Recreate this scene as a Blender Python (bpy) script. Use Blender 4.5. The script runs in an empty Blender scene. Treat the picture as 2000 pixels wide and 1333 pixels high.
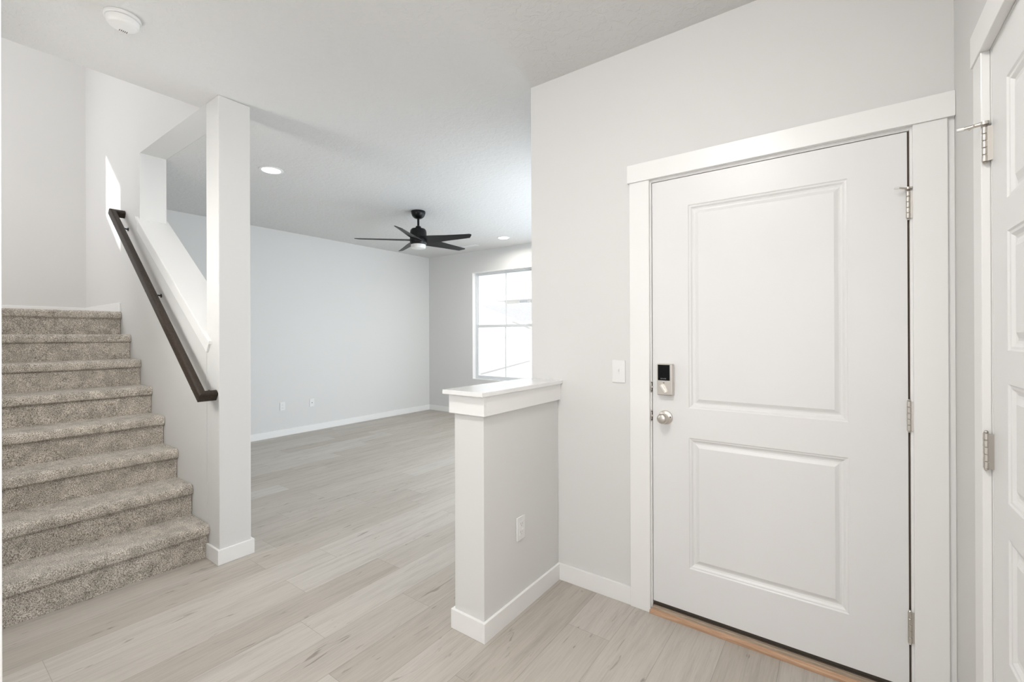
import bpy, math, random
from mathutils import Vector, Matrix, noise

# ------------------------------------------------------------------ scene, camera, light
scene = bpy.context.scene
col = scene.collection
H = 2.787            # ground floor ceiling height
ZT = 5.40            # ceiling of the open stairwell

cam_data = bpy.data.cameras.new('camera')
cam_data.sensor_width = 36.0
cam_data.lens = 36.0 * 883.356 / 2000.0
cam_data.shift_y = -11.16 / 2000.0
cam_data.clip_start = 0.02
cam = bpy.data.objects.new('camera', cam_data)
col.objects.link(cam)
_rt = Vector((0.8089030036, 0.5879314639, -0.0035389927))
_up = Vector((0.0035781758, 0.0010963365, 0.9999929973))
_fw = Vector((-0.5879312268, 0.8089100023, 0.0012168922))
m = Matrix.Identity(4)
for i in range(3):
    m[i][0] = _rt[i]; m[i][1] = _up[i]; m[i][2] = -_fw[i]
m[2][3] = 1.349
cam.matrix_world = m
scene.camera = cam

scene.view_settings.view_transform = 'Standard'
scene.view_settings.look = 'None'
scene.view_settings.gamma = 1.0
scene.view_settings.use_curve_mapping = False
scene.view_settings.exposure = 0.06

world = bpy.data.worlds.new('sky')
scene.world = world
world.use_nodes = True
wn = world.node_tree
wn.nodes.clear()
wo = wn.nodes.new('ShaderNodeOutputWorld')
wb = wn.nodes.new('ShaderNodeBackground')
wb.inputs[0].default_value = (0.95, 0.975, 1.0, 1)
wb.inputs[1].default_value = 1.25
wn.links.new(wb.outputs[0], wo.inputs[0])

sd = bpy.data.lights.new('sun', 'SUN')
sd.energy = 1.6
sd.angle = math.radians(1.2)
sd.color = (1.0, 0.97, 0.92)
sun = bpy.data.objects.new('sun', sd)
col.objects.link(sun)
sun.rotation_euler = Vector((0.90, 1.0, -0.765)).to_track_quat('-Z', 'Y').to_euler()


def area(name, loc, direction, sx, sy, power, color, shape='RECTANGLE', spread=180):
    d = bpy.data.lights.new(name, 'AREA')
    d.shape = shape
    d.size = sx
    if shape == 'RECTANGLE':
        d.size_y = sy
    d.energy = power
    d.color = color
    d.spread = math.radians(spread)
    o = bpy.data.objects.new(name, d)
    col.objects.link(o)
    o.location = loc
    o.rotation_euler = Vector(direction).to_track_quat('-Z', 'Z' if abs(direction[2]) < .9 else 'Y').to_euler()
    return o

COOL = (0.70, 0.85, 1.0)
NEUT = (0.98, 0.97, 1.0)
WARM = (1.0, 0.95, 0.88)
LP = dict(patio=38, side=62, foyer=15, landing=19, upper=2, stair_fill=45, dome=96, down_a=2, down_b=13, down_c=3, down_d=3, right_fill=21, wall_fill=35, sky=1.06, sun=4.0)  # foyer, side, upper, dome, down_c, down_d power unseen added lights
wb.inputs[1].default_value = LP['sky']
sd.energy = LP['sun']
# area lights for daylight from outside the frame, some added as fill
area('daylight_patio_door', (-2.55, 6.02, 1.25), (0, -1, 0), 1.5, 2.3, LP['patio'], COOL)
area('fill_living_side', (-1.30, 4.15, 1.35), (-1, 0, -0.05), 1.5, 1.7, LP['side'], (0.84, 0.92, 1.0))  # unseen side daylight added to brighten the living room
area('fill_foyer_back', (-0.55, -3.04, 1.45), (0, 1, 0.05), 1.3, 1.7, LP['foyer'], NEUT)  # fill light added behind the camera for the foyer
area('daylight_landing_window', (-5.46, -0.93, 2.9), (0, 1, 0.0), 0.75, 2.0, LP['landing'], NEUT)
area('fill_right_wall', (0.318, -0.48, 1.5), (-1, 0, 0), 0.9, 1.5, LP['right_fill'], NEUT)  # added fill light on the solid right wall, no window there
area('fill_upper_hall', (-3.16, 0.10, 4.05), (-1, 0, -0.25), 1.9, 1.8, LP['upper'], NEUT)  # added upstairs fill, out of view, lighting the landing wall

# ------------------------------------------------------------------ materials
MATS = {}


def srgb(r, g, b):
    f = lambda c: ((c / 255 + 0.055) / 1.055) ** 2.4 if c > 10 else c / 255 / 12.92
    return (f(r), f(g), f(b), 1)


def new_mat(name, color, rough=0.5, metal=0.0, spec=0.5, coat=0.0):
    mt = bpy.data.materials.new(name)
    mt.use_nodes = True
    b = mt.node_tree.nodes['Principled BSDF']
    b.inputs['Base Color'].default_value = color
    b.inputs['Roughness'].default_value = rough
    b.inputs['Metallic'].default_value = metal
    b.inputs['Specular IOR Level'].default_value = spec
    b.inputs['Coat Weight'].default_value = coat
    b.inputs['Coat Roughness'].default_value = 0.14
    MATS[name] = mt
    return mt, mt.node_tree, b


def add_bump(nt, bsdf, height, strength, dist):
    bp = nt.nodes.new('ShaderNodeBump')
    bp.inputs['Strength'].default_value = strength
    bp.inputs['Distance'].default_value = dist
    nt.links.new(height, bp.inputs['Height'])
    nt.links.new(bp.outputs[0], bsdf.inputs['Normal'])
    return bp


def tex_coord(nt, scale=(1, 1, 1), kind='Object'):
    tc = nt.nodes.new('ShaderNodeTexCoord')
    mp = nt.nodes.new('ShaderNodeMapping')
    mp.inputs['Scale'].default_value = scale
    nt.links.new(tc.outputs[kind], mp.inputs[0])
    return mp.outputs[0]


def noise_tex(nt, vec, scale, detail=2, rough=0.5, dist=0.0):
    n = nt.nodes.new('ShaderNodeTexNoise')
    n.inputs['Scale'].default_value = scale
    n.inputs['Detail'].default_value = detail
    n.inputs['Roughness'].default_value = rough
    n.inputs['Distortion'].default_value = dist
    nt.links.new(vec, n.inputs['Vector'])
    return n


def ramp(nt, fac, stops):
    r = nt.nodes.new('ShaderNodeValToRGB')
    el = r.color_ramp.elements
    while len(el) < len(stops):
        el.new(0.5)
    for e, (p, c) in zip(el, stops):
        e.position = p
        e.color = c
    nt.links.new(fac, r.inputs[0])
    return r


def mix(nt, fac, a, b, mode='MIX'):
    n = nt.nodes.new('ShaderNodeMix')
    n.data_type = 'RGBA'
    n.blend_type = mode
    for sock, v in ((n.inputs[0], fac), (n.inputs[6], a), (n.inputs[7], b)):
        if hasattr(v, 'default_value') and not isinstance(v, (tuple, float, int)):
            nt.links.new(v, sock)
        else:
            sock.default_value = v
    return n.outputs[2]


# painted walls: faint orange-peel
mt, nt, b = new_mat('wall_paint', (0.70, 0.695, 0.68, 1), 0.62, spec=0.3)
n = noise_tex(nt, tex_coord(nt), 55, 3)
add_bump(nt, b, n.outputs[0], 0.10, 0.002)
# knock-down textured ceiling
mt, nt, b = new_mat('ceiling_paint', (0.68, 0.675, 0.665, 1), 0.55, spec=0.35)
v = tex_coord(nt)
n1 = noise_tex(nt, v, 22, 3, 0.55, 0.6)
r1 = ramp(nt, n1.outputs[0], [(0.47, (0, 0, 0, 1)), (0.56, (1, 1, 1, 1))])
add_bump(nt, b, r1.outputs[0], 0.32, 0.003)
# enamel on trim and doors
mt, nt, b = new_mat('trim_paint', (0.84, 0.835, 0.82, 1), 0.32, spec=0.5)
n = noise_tex(nt, tex_coord(nt), 30, 2)
add_bump(nt, b, n.outputs[0], 0.02, 0.001)
mt, nt, b = new_mat('cap_enamel', (0.86, 0.855, 0.845, 1), 0.17, spec=0.9, coat=0.6)
mt, nt, b = new_mat('door_paint', (0.77, 0.765, 0.757, 1), 0.36, spec=0.45)
n = noise_tex(nt, tex_coord(nt), 40, 2)
add_bump(nt, b, n.outputs[0], 0.03, 0.001)
new_mat('plastic_white', (0.79, 0.785, 0.775, 1), 0.33)
new_mat('plastic_grey', (0.30, 0.30, 0.29, 1), 0.5)
new_mat('vinyl_window', (0.70, 0.71, 0.72, 1), 0.35)
new_mat('dark_gap', (0.02, 0.018, 0.016, 1), 0.8)
new_mat('weather_strip', (0.10, 0.07, 0.05, 1), 0.7)
new_mat('bronze_sill', (0.075, 0.062, 0.05, 1), 0.45, 0.4)
mt, nt, b = new_mat('nickel', (0.62, 0.585, 0.54, 1), 0.34, 1.0)
n = noise_tex(nt, tex_coord(nt, (4, 4, 300)), 8, 2)
add_bump(nt, b, n.outputs[0], 0.05, 0.0005)
new_mat('nickel_bright', (0.80, 0.77, 0.72, 1), 0.22, 1.0)
new_mat('screen_black', (0.004, 0.004, 0.005, 1), 0.08, spec=0.12)
new_mat('screen_text', (0.30, 0.30, 0.30, 1), 0.5)
new_mat('fan_black', (0.0025, 0.0025, 0.003, 1), 0.35, spec=0.3)
new_mat('fan_blade_black', (0.006, 0.006, 0.008, 1), 0.4, spec=0.28)
new_mat('frosted_glass', (0.74, 0.74, 0.72, 1), 0.3)
new_mat('rubber_white', (0.8, 0.79, 0.77, 1), 0.6)
# glass
mt = bpy.data.materials.new('window_glass'); mt.use_nodes = True; MATS['window_glass'] = mt
nt = mt.node_tree; nt.nodes.clear()
out = nt.nodes.new('ShaderNodeOutputMaterial')
tr = nt.nodes.new('ShaderNodeBsdfTransparent'); tr.inputs[0].default_value = (0.995, 1.0, 0.998, 1)
gl = nt.nodes.new('ShaderNodeBsdfGlossy'); gl.inputs['Roughness'].default_value = 0.02
ms = nt.nodes.new('ShaderNodeMixShader'); ms.inputs[0].default_value = 0.02
nt.links.new(tr.outputs[0], ms.inputs[1]); nt.links.new(gl.outputs[0], ms.inputs[2]); nt.links.new(ms.outputs[0], out.inputs[0])
# lamp lens
mt, nt, b = new_mat('lamp_lens', (0.9, 0.9, 0.88, 1), 0.4)
b.inputs['Emission Color'].default_value = (1, 0.96, 0.90, 1)
b.inputs['Emission Strength'].default_value = 3.0
for nm, key in (('dome_fill_glass', 'dome'), ('wall_fill_glass', 'wall_fill'), ('stair_fill_glass', 'stair_fill')):  # glow of the added foyer, wall and stairwell lamps
    mt, nt, b = new_mat(nm, (0.9, 0.9, 0.88, 1), 0.4)
    b.inputs['Emission Color'].default_value = (1, 0.975, 0.945, 1)
    b.inputs['Emission Strength'].default_value = LP[key]
# dark stained rail
mt, nt, b = new_mat('dark_wood', srgb(60, 46, 38), 0.42, spec=0.3)
v = tex_coord(nt, (6, 60, 60))
n = noise_tex(nt, v, 2.0, 5, 0.6, 0.4)
r = ramp(nt, n.outputs[0], [(0.3, srgb(32, 25, 20)), (0.6, srgb(54, 44, 35)), (0.8, srgb(74, 62, 50))])
nt.links.new(r.outputs[0], b.inputs['Base Color'])
# raw oak threshold
mt, nt, b = new_mat('threshold_wood', srgb(190, 150, 115), 0.55)
v = tex_coord(nt, (3, 60, 60))
n = noise_tex(nt, v, 3.0, 4, 0.6, 0.3)
r = ramp(nt, n.outputs[0], [(0.25, srgb(158, 122, 94)), (0.55, srgb(188, 152, 122)), (0.8, srgb(208, 180, 152))])
nt.links.new(r.outputs[0], b.inputs['Base Color'])
mt, nt, b = new_mat('threshold_top', srgb(168, 152, 134), 0.6)
n = noise_tex(nt, tex_coord(nt, (3, 40, 40)), 4.0, 4, 0.6, 0.3)
r = ramp(nt, n.outputs[0], [(0.25, srgb(138, 122, 104)), (0.7, srgb(188, 170, 150))])
nt.links.new(r.outputs[0], b.inputs['Base Color'])
# carpet
mt, nt, b = new_mat('carpet', srgb(150, 140, 128), 0.95, spec=0.05)
b.inputs['Sheen Weight'].default_value = 0.25
v = tex_coord(nt)
fine = noise_tex(nt, v, 230, 2, 0.6)
r = ramp(nt, fine.outputs[0], [(0.34, srgb(112, 104, 95)), (0.45, srgb(172, 163, 151)), (0.55, srgb(208, 200, 189)), (0.68, srgb(238, 232, 223))])
patch = noise_tex(nt, v, 13, 4, 0.6, 0.6)
rp = ramp(nt, patch.outputs[0], [(0.38, (0.76, 0.76, 0.75, 1)), (0.60, (1.08, 1.08, 1.08, 1))])
c = mix(nt, 1.0, r.outputs[0], rp.outputs[0], 'MULTIPLY')
nt.links.new(c, b.inputs['Base Color'])
n2 = noise_tex(nt, v, 170, 3, 0.7)
add_bump(nt, b, n2.outputs[0], 0.8, 0.006)
# vinyl plank floor
mt, nt, b = new_mat('plank_floor', srgb(180, 172, 163), 0.42, spec=0.4)
uv = nt.nodes.new('ShaderNodeUVMap'); uv.uv_map = 'plank'
at = nt.nodes.new('ShaderNodeAttribute'); at.attribute_name = 'tone'
sep = nt.nodes.new('ShaderNodeSeparateColor'); nt.links.new(at.outputs['Color'], sep.inputs[0])
off = nt.nodes.new('ShaderNodeVectorMath'); off.operation = 'MULTIPLY_ADD'
off.inputs[1].default_value = (13.0, 29.0, 17.0)
nt.links.new(at.outputs['Color'], off.inputs[0]); nt.links.new(uv.outputs[0], off.inputs[2])
def grain(scale, sc, detail, rough, dist):
    mp = nt.nodes.new('ShaderNodeMapping'); mp.inputs['Scale'].default_value = scale
    nt.links.new(off.outputs[0], mp.inputs[0])
    return noise_tex(nt, mp.outputs[0], sc, detail, rough, dist)
base = ramp(nt, sep.outputs[0], [(0.0, srgb(176, 168, 158)), (0.5, srgb(183, 176, 167)), (1.0, srgb(192, 186, 178))])
g1 = grain((13, 0.9, 1), 2.2, 7, 0.66, 0.45)
r1 = ramp(nt, g1.outputs[0], [(0.28, (0.83, 0.82, 0.815, 1)), (0.5, (1, 1, 1, 1)), (0.72, (1.05, 1.05, 1.05, 1))])
c = mix(nt, 1.0, base.outputs[0], r1.outputs[0], 'MULTIPLY')
g2 = grain((90, 4, 1), 2.0, 4, 0.6, 0.5)
r2 = ramp(nt, g2.outputs[0], [(0.3, (0.91, 0.91, 0.90, 1)), (0.6, (1.03, 1.03, 1.03, 1))])
c = mix(nt, 1.0, c, r2.outputs[0], 'MULTIPLY')
g3 = grain((17, 3.0, 1), 1.5, 3, 0.5, 1.5)        # knots and dark streaks
r3 = ramp(nt, g3.outputs[0], [(0.27, (0.62, 0.60, 0.58, 1)), (0.345, (1, 1, 1, 1))])
c = mix(nt, 1.0, c, r3.outputs[0], 'MULTIPLY')
sx = nt.nodes.new('ShaderNodeSeparateXYZ'); nt.links.new(uv.outputs[0], sx.inputs[0])
def edge(sock, size, wdt):
    a = nt.nodes.new('ShaderNodeMath'); a.operation = 'SUBTRACT'; a.inputs[0].default_value = size
    nt.links.new(sock, a.inputs[1])
    mn = nt.nodes.new('ShaderNodeMath'); mn.operation = 'MINIMUM'
    nt.links.new(sock, mn.inputs[0]); nt.links.new(a.outputs[0], mn.inputs[1])
    g = nt.nodes.new('ShaderNodeMath'); g.operation = 'LESS_THAN'; g.inputs[1].default_value = wdt
    nt.links.new(mn.outputs[0], g.inputs[0])
    return g.outputs[0]
sm = nt.nodes.new('ShaderNodeMath'); sm.operation = 'MAXIMUM'
nt.links.new(edge(sx.outputs[0], 0.2075, 0.0011), sm.inputs[0])
nt.links.new(edge(sx.outputs[1], 1.2300, 0.0011), sm.inputs[1])
c = mix(nt, sm.outputs[0], c, mix(nt, 1.0, c, (0.72, 0.71, 0.70, 1), 'MULTIPLY'))
nt.links.new(c, b.inputs['Base Color'])
add_bump(nt, b, g2.outputs[0], 0.12, 0.001)
rr = ramp(nt, g1.outputs[0], [(0.3, (0.5, 0.5, 0.5, 1)), (0.7, (0.38, 0.38, 0.38, 1))])
nt.links.new(rr.outputs[0], b.inputs['Roughness'])
# outdoors
mt, nt, b = new_mat('siding', srgb(226, 226, 224), 0.8)
wv = nt.nodes.new('ShaderNodeTexWave'); wv.bands_direction = 'Z'; wv.inputs['Scale'].default_value = 2.4
nt.links.new(tex_coord(nt), wv.inputs['Vector'])
add_bump(nt, b, wv.outputs[0], 0.2, 0.01)
new_mat('garage_door_paint', srgb(236, 236, 234), 0.6)
new_mat('house_trim', srgb(240, 240, 240), 0.6)
new_mat('pane_dark', srgb(196, 200, 205), 0.15)
mt, nt, b = new_mat('shingles', srgb(208, 208, 210), 0.85)
n = noise_tex(nt, tex_coord(nt), 6, 4)
r = ramp(nt, n.outputs[0], [(0.3, srgb(200, 200, 203)), (0.7, srgb(214, 214, 216))])
nt.links.new(r.outputs[0], b.inputs['Base Color'])
mt, nt, b = new_mat('concrete', srgb(232, 231, 228), 0.85)
new_mat('curb_grey', srgb(226, 226, 225), 0.85)


# ------------------------------------------------------------------ mesh helpers
class MB:
    def __init__(self):
        self.v = []; self.f = []; self.smooth = []

    def add(self, vs, fs, smooth=False):
        o = len(self.v)
        self.v += [tuple(p) for p in vs]
        self.f += [tuple(i + o for i in f) for f in fs]
        self.smooth += [smooth] * len(fs)
        return self

    def box(self, x0, x1, y0, y1, z0, z1):
        x0, x1 = sorted((x0, x1)); y0, y1 = sorted((y0, y1)); z0, z1 = sorted((z0, z1))
        vs = [(x, y, z) for z in (z0, z1) for y in (y0, y1) for x in (x0, x1)]
        return self.add(vs, [(0, 2, 3, 1), (4, 5, 7, 6), (0, 1, 5, 4), (2, 6, 7, 3), (0, 4, 6, 2), (1, 3, 7, 5)])

    def prism_y(self, poly, y0, y1, smooth=False):
        """poly: list of (x, z); extruded along y"""
        n = len(poly)
        area_ = sum(poly[i][0] * poly[(i + 1) % n][1] - poly[(i + 1) % n][0] * poly[i][1] for i in range(n))
        if area_ < 0:
            poly = poly[::-1]
        vs = [(x, y0, z) for x, z in poly] + [(x, y1, z) for x, z in poly]
        fs = [tuple(range(n)), tuple(range(2 * n - 1, n - 1, -1))]
        fs += [(i, i + n, (i + 1) % n + n, (i + 1) % n) for i in range(n)]
        return self.add(vs, fs, smooth)

    def lathe(self, prof, cx, cy, seg=40, axis='z', smooth=True, origin=0.0):
        """prof: list of (r, h) ; axis z or y (then h is along y and cx,cy are x,z)"""
        vs = []; fs = []
        n = len(prof)
        for r_, h in prof:
            for s in range(seg):
                a = 2 * math.pi * s / seg
                if axis == 'z':
                    vs.append((cx + r_ * math.cos(a), cy + r_ * math.sin(a), h))
                elif axis == 'y':
                    vs.append((cx + r_ * math.cos(a), h, cy - r_ * math.sin(a)))
                else:
                    vs.append((h, cx + r_ * math.cos(a), cy + r_ * math.sin(a)))
        for k in range(n - 1):
            for s in range(seg):
                s2 = (s + 1) % seg
                fs.append((k * seg + s, k * seg + s2, (k + 1) * seg + s2, (k + 1) * seg + s))
        fs.append(tuple(range(seg))[::-1])
        fs.append(tuple((n - 1) * seg + s for s in range(seg)))
        return self.add(vs, fs, smooth)

    def tube(self, p0, p1, r0, r1=None, seg=16):
        r1 = r0 if r1 is None else r1
        p0 = Vector(p0); p1 = Vector(p1)
        d = (p1 - p0).normalized()
        a = Vector((0, 0, 1)) if abs(d.z) < 0.9 else Vector((1, 0, 0))
        u = d.cross(a).normalized(); w = d.cross(u)
        vs = []
        for p, r_ in ((p0, r0), (p1, r1)):
            for s in range(seg):
                t = 2 * math.pi * s / seg
                vs.append(p + u * (r_ * math.cos(t)) + w * (r_ * math.sin(t)))
        fs = [(s, (s + 1) % seg, (s + 1) % seg + seg, s + seg) for s in range(seg)]
        fs += [tuple(range(seg))[::-1], tuple(range(seg, 2 * seg))]
        return self.add(vs, fs, True)

    def build(self, name, mat, parent=None, bevel=0.0, segs=2, loc=None):
        me = bpy.data.meshes.new(name)
        me.from_pydata(self.v, [], self.f)
        me.polygons.foreach_set('use_smooth', self.smooth)
        import bmesh
        bm = bmesh.new(); bm.from_mesh(me)
        bmesh.ops.recalc_face_normals(bm, faces=bm.faces)
        bm.to_mesh(me); bm.free()
        for mm in (mat if isinstance(mat, (list, tuple)) else [mat]):
            me.materials.append(MATS[mm])
        o = bpy.data.objects.new(name, me)
        col.objects.link(o)
        if bevel:
            bv = o.modifiers.new('bevel', 'BEVEL')
            bv.width = bevel; bv.segments = segs; bv.limit_method = 'ANGLE'; bv.angle_limit = math.radians(40)
            bv.harden_normals = False
        elif any(self.smooth):
            es = o.modifiers.new('edges', 'EDGE_SPLIT'); es.split_angle = math.radians(38)
        if parent:
            o.parent = parent
            o.matrix_parent_inverse = Matrix.Translation(-Vector(parent.location))
        return o


def tag(o, label=None, cat=None, group=None, kind=None):
    if label: o['label'] = label
    if cat: o['category'] = cat
    if group: o['group'] = group
    if kind: o['kind'] = kind
    return o


def empty(name, loc, label=None, cat=None, group=None, kind=None):
    o = bpy.data.objects.new(name, None)
    o.empty_display_size = 0.05
    o.location = loc
    col.objects.link(o)
    bpy.context.view_layer.update()
    return tag(o, label, cat, group, kind)


def struct(mb, name, mat, label, cat, bevel=0.0, parent=None):
    o = mb.build(name, mat, parent, bevel)
    if parent is None:
        tag(o, label, cat, None, 'structure')
    return o


def copy_tree(o, delta, parent=None):
    c = o.copy(); col.objects.link(c)
    if parent is None:
        c.location = Vector(o.location) + Vector(delta)
    else:
        c.parent = parent
    for ch in list(o.children):
        copy_tree(ch, delta, c)
    return c


# ------------------------------------------------------------------ measures of the place (metres)
xE, xH = -1.449, -1.275          # half wall faces
yD = 2.189                       # entry wall face
yHe = 1.538                      # end of the half wall
yC, yC2 = 1.147, 1.319           # stair wall faces
xC, xc2 = -2.980, -3.158         # column faces
xV = -3.245                      # edge of the stairwell void
xO = -4.415                      # far jamb of the opening in the stair wall
xW, yW = -6.135, 5.846           # living room side wall and window wall
xB = -6.06                       # wall behind the landing
xR = 0.324                       # right wall
yL0, yL1 = 0.03, 0.14            # wall on the left of the stairs
BH, BT = 0.089, 0.014            # baseboard
RISE, RUN = 0.1943, 0.2535
XR1 = -3.1405                    # face of first riser
ZL = 0.0105 + 8 * RISE           # landing

# ------------------------------------------------------------------ floor
random.seed(11)
PW, PL = 0.2075, 1.23
known = {-12: 1.286, -10: 1.142, -11: 1.740, -8: 1.030, -17: 0.513, -15: 1.450, -19: 2.876 - 1.23, -22: 2.41,
         -20: 2.08, -5: 1.865, -13: 0.373, -1: 0.62, -9: 0.35, -7: 0.72, -6: 1.32, -14: 0.05, -16: 1.05,
         -18: 0.9, -4: 0.35, -3: 1.05, -2: 1.45, -21: 0.2}
verts = []; faces = []; uvs = []; tones = []
X0, X1, Y0, Y1 = -6.25, 0.46, -3.15, 5.99
k0, k1 = math.floor(X0 / PW), math.ceil(X1 / PW)
for k in range(k0, k1):
    xa, xb = k * PW, (k + 1) * PW
    j = known.get(k, random.uniform(0, PL))
    y = j - math.ceil((j - Y0) / PL) * PL
    while y < Y1:
        ya, yb = max(y, Y0), min(y + PL, Y1)
        x_a, x_b = max(xa, X0), min(xb, X1)
        if yb - ya > 1e-4 and x_b - x_a > 1e-4:
            i = len(verts)
            verts += [(x_a, ya, 0), (x_b, ya, 0), (x_b, yb, 0), (x_a, yb, 0)]
            faces.append((i, i + 1, i + 2, i + 3))
            uvs += [(x_a - xa, ya - y), (x_b - xa, ya - y), (x_b - xa, yb - y), (x_a - xa, yb - y)]
            t = (random.random(), random.random(), random.random(), 1)
            tones += [t] * 4
        y += PL
me = bpy.data.meshes.new('floor')
me.from_pydata(verts, [], faces)
ul = me.uv_layers.new(name='plank')
for i, uvv in enumerate(uvs):
    ul.data[i].uv = uvv
ca = me.color_attributes.new('tone', 'FLOAT_COLOR', 'CORNER')
for i, t in enumerate(tones):
    ca.data[i].color = t
me.materials.append(MATS['plank_floor'])
floor = bpy.data.objects.new('floor', me); col.objects.link(floor)
tag(floor, 'light grey-brown wood-look plank floor running through foyer and living room', 'floor', kind='structure')
struct(MB().box(X0, X1, Y0, Y1, -0.20, -0.003), 'subfloor', 'wall_paint', 'slab under the plank floor', 'floor')

# ------------------------------------------------------------------ walls and ceilings
mb = MB()
mb.box(xV, 0.46, -3.15, 5.99, H, H + 0.28)
mb.box(-6.25, xV, yC2 + 0.001, 5.99, H, H + 0.28)
struct(mb, 'ceiling', 'ceiling_paint', 'flat textured off-white ceiling over foyer and living room', 'ceiling')
struct(MB().box(-6.25, -3.0, -1.15, 1.45, ZT, ZT + 0.2), 'ceiling_stairwell', 'ceiling_paint', 'high ceiling above the stairwell', 'ceiling')

struct(MB().box(-6.25, xW, yC2, 5.99, -0.003, H), 'wall_left', 'wall_paint', 'long plain white living room wall left of the ceiling fan', 'wall')

# window wall with two openings
W1 = (-5.086, -3.83, 0.612, 2.430)
W2 = (-3.32, -1.78, 0.10, 2.40)
mb = MB()
mb.box(xW, W1[0], yW, 5.99, 0, H)
mb.box(W1[0], W1[1], yW, 5.99, 0, W1[2]); mb.box(W1[0], W1[1], yW, 5.99, W1[3], H)
mb.box(W1[1], W2[0], yW, 5.99, 0, H)
mb.box(W2[0], W2[1], yW, 5.99, 0, W2[2]); mb.box(W2[0], W2[1], yW, 5.99, W2[3], H)
mb.box(W2[1], xE, yW, 5.99, 0, H)
struct(mb, 'wall_far', 'wall_paint', 'shaded far wall of the living room holding the window', 'wall')
mb = MB()
mb.box(xE, xE + 0.13, yD + 0.171, 3.35, 0, H); mb.box(xE, xE + 0.13, 4.95, 5.99, 0, H)
mb.box(xE, xE + 0.13, 3.35, 4.95, 0, 0.45); mb.box(xE, xE + 0.13, 3.35, 4.95, 2.25, H)  # opening added for the living room fill light
struct(mb, 'wall_living_right', 'wall_paint', 'living room wall hidden behind the entry wall', 'wall')

# entry wall with the recess for the front door
DX0, DX1, DZ = -0.755, 0.214, 2.112
mb = MB()
mb.box(xE, DX0, yD, yD + 0.17, 0, H)
mb.box(DX1, 0.46, yD, yD + 0.17, 0, H)
mb.box(DX0, DX1, yD, yD + 0.17, DZ, H)
mb.box(DX0, DX1, yD + 0.12, yD + 0.17, 0, DZ)
struct(mb, 'wall_entry', 'wall_paint', 'white wall around the front door', 'wall')

# right wall with the recess for the closet door
RY0, RY1, RZ = 0.935, 1.715, 2.10
mb = MB()
mb.box(xR, 0.46, RY1, yD, 0, H)
mb.box(xR, 0.46, -3.15, RY0, 0, H)
mb.box(xR, 0.46, RY0, RY1, RZ, H)
mb.box(xR + 0.09, 0.46, RY0, RY1, 0, RZ)
struct(mb, 'wall_right', 'wall_paint', 'narrow strip of wall between front door and right-hand door', 'wall')

# stair wall: landing part, piece below the sloping sill, upper storey part
def sill_z(x):
    return 1.325 + 0.705 * (-3.078 - x)      # top of the sloping cap
CAPT = 0.022
mb = MB()
mb.prism_y([(-6.25, 0), (xO, 0), (xO, H + 0.0), (-6.25, H + 0.0)], yC, yC2)
mb.prism_y([(xO, 0), (xc2, 0), (xc2, sill_z(xc2) - CAPT), (xO, sill_z(xO) - CAPT)], yC, yC2)
mb.prism_y([(-6.25, H), (xV, H), (xV, ZT), (-6.25, ZT)], yC, yC2)
struct(mb, 'wall_stair', 'wall_paint', 'white wall beside the stairs with a sloping opening', 'wall')
struct(MB().box(xc2, xC, yC, yC2 + 0.006, 0, H), 'column', 'wall_paint', 'square white column at the foot of the stairs', 'column', bevel=0.004)
mb = MB()
mb.box(-3.15, -3.05, -1.13, yC2, H + 0.281, 3.10); mb.box(-3.15, -3.05, -1.13, yC2, 4.98, ZT)
mb.box(-3.15, -3.05, -1.13, -0.88, 3.10, 4.98); mb.box(-3.15, -3.05, 1.08, yC2, 3.10, 4.98)  # opening added for the upstairs fill light
struct(mb, 'wall_upper', 'wall_paint', 'upper storey wall with an opening added for fill light', 'wall')
struct(MB().box(xV, xc2, yC, yC2 - .001, H - 0.0005, H), 'trim_soffit', 'wall_paint', 'soffit between column and stairwell edge', 'trim')

# wall behind the landing with the high window that lets the sun in
SW = (-0.325, 0.36, 3.05, 3.75)
mb = MB()
mb.box(-6.25, xB, -1.13, SW[0], 0, ZT)
mb.box(-6.25, xB, SW[1], yC, 0, ZT)
mb.box(-6.25, xB, SW[0], SW[1], 0, SW[2])
mb.box(-6.25, xB, SW[0], SW[1], SW[3], ZT)
struct(mb, 'wall_landing', 'wall_paint', 'tall plain wall behind the stair landing', 'wall')
LW = (-5.86, -5.06, 1.85, 3.95)
mb = MB()
mb.box(xB, LW[0], -1.13, -1.0, 0, ZT); mb.box(LW[1], -3.05, -1.13, -1.0, 0, ZT)
mb.box(LW[0], LW[1], -1.13, -1.0, 0, LW[2]); mb.box(LW[0], LW[1], -1.13, -1.0, LW[3], ZT)
struct(mb, 'wall_landing_end', 'wall_paint', 'end wall of the landing', 'wall')
# wall between the flights, with a sloping top upstairs, running forward to the cased opening
mb = MB()
mb.prism_y([(-4.90, 0), (-1.53, 0), (-1.53, H), (xV, H), (xV, 3.75), (-4.90, 2.45)], yL0, yL1)
struct(mb, 'wall_stair_left', 'wall_paint', 'wall on the left of the stairs', 'wall')
struct(MB().prism_y([(-4.905, ZL), (-4.905, ZL - 0.25), (-3.15, 2.82), (-3.15, 3.06)], -1.0, yL0 - 0.001), 'floor_upper_flight', 'carpet', 'upper flight of the stairs, out of sight', 'stairs')
struct(MB().box(-3.25, -3.14, -1.0, yL0, 0, H), 'wall_under_flight', 'wall_paint', 'wall closing the upper flight from the foyer', 'wall')
struct(MB().box(xB, -4.906, -1.0, yL1, ZL - 0.25, ZL), 'floor_landing', 'carpet', 'carpeted landing floor round the corner', 'stairs')
struct(MB().box(-3.14, -1.50, -0.10, yL0, 0, H), 'wall_foyer_side', 'wall_paint', 'foyer wall in line with the cased opening', 'wall')
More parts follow.
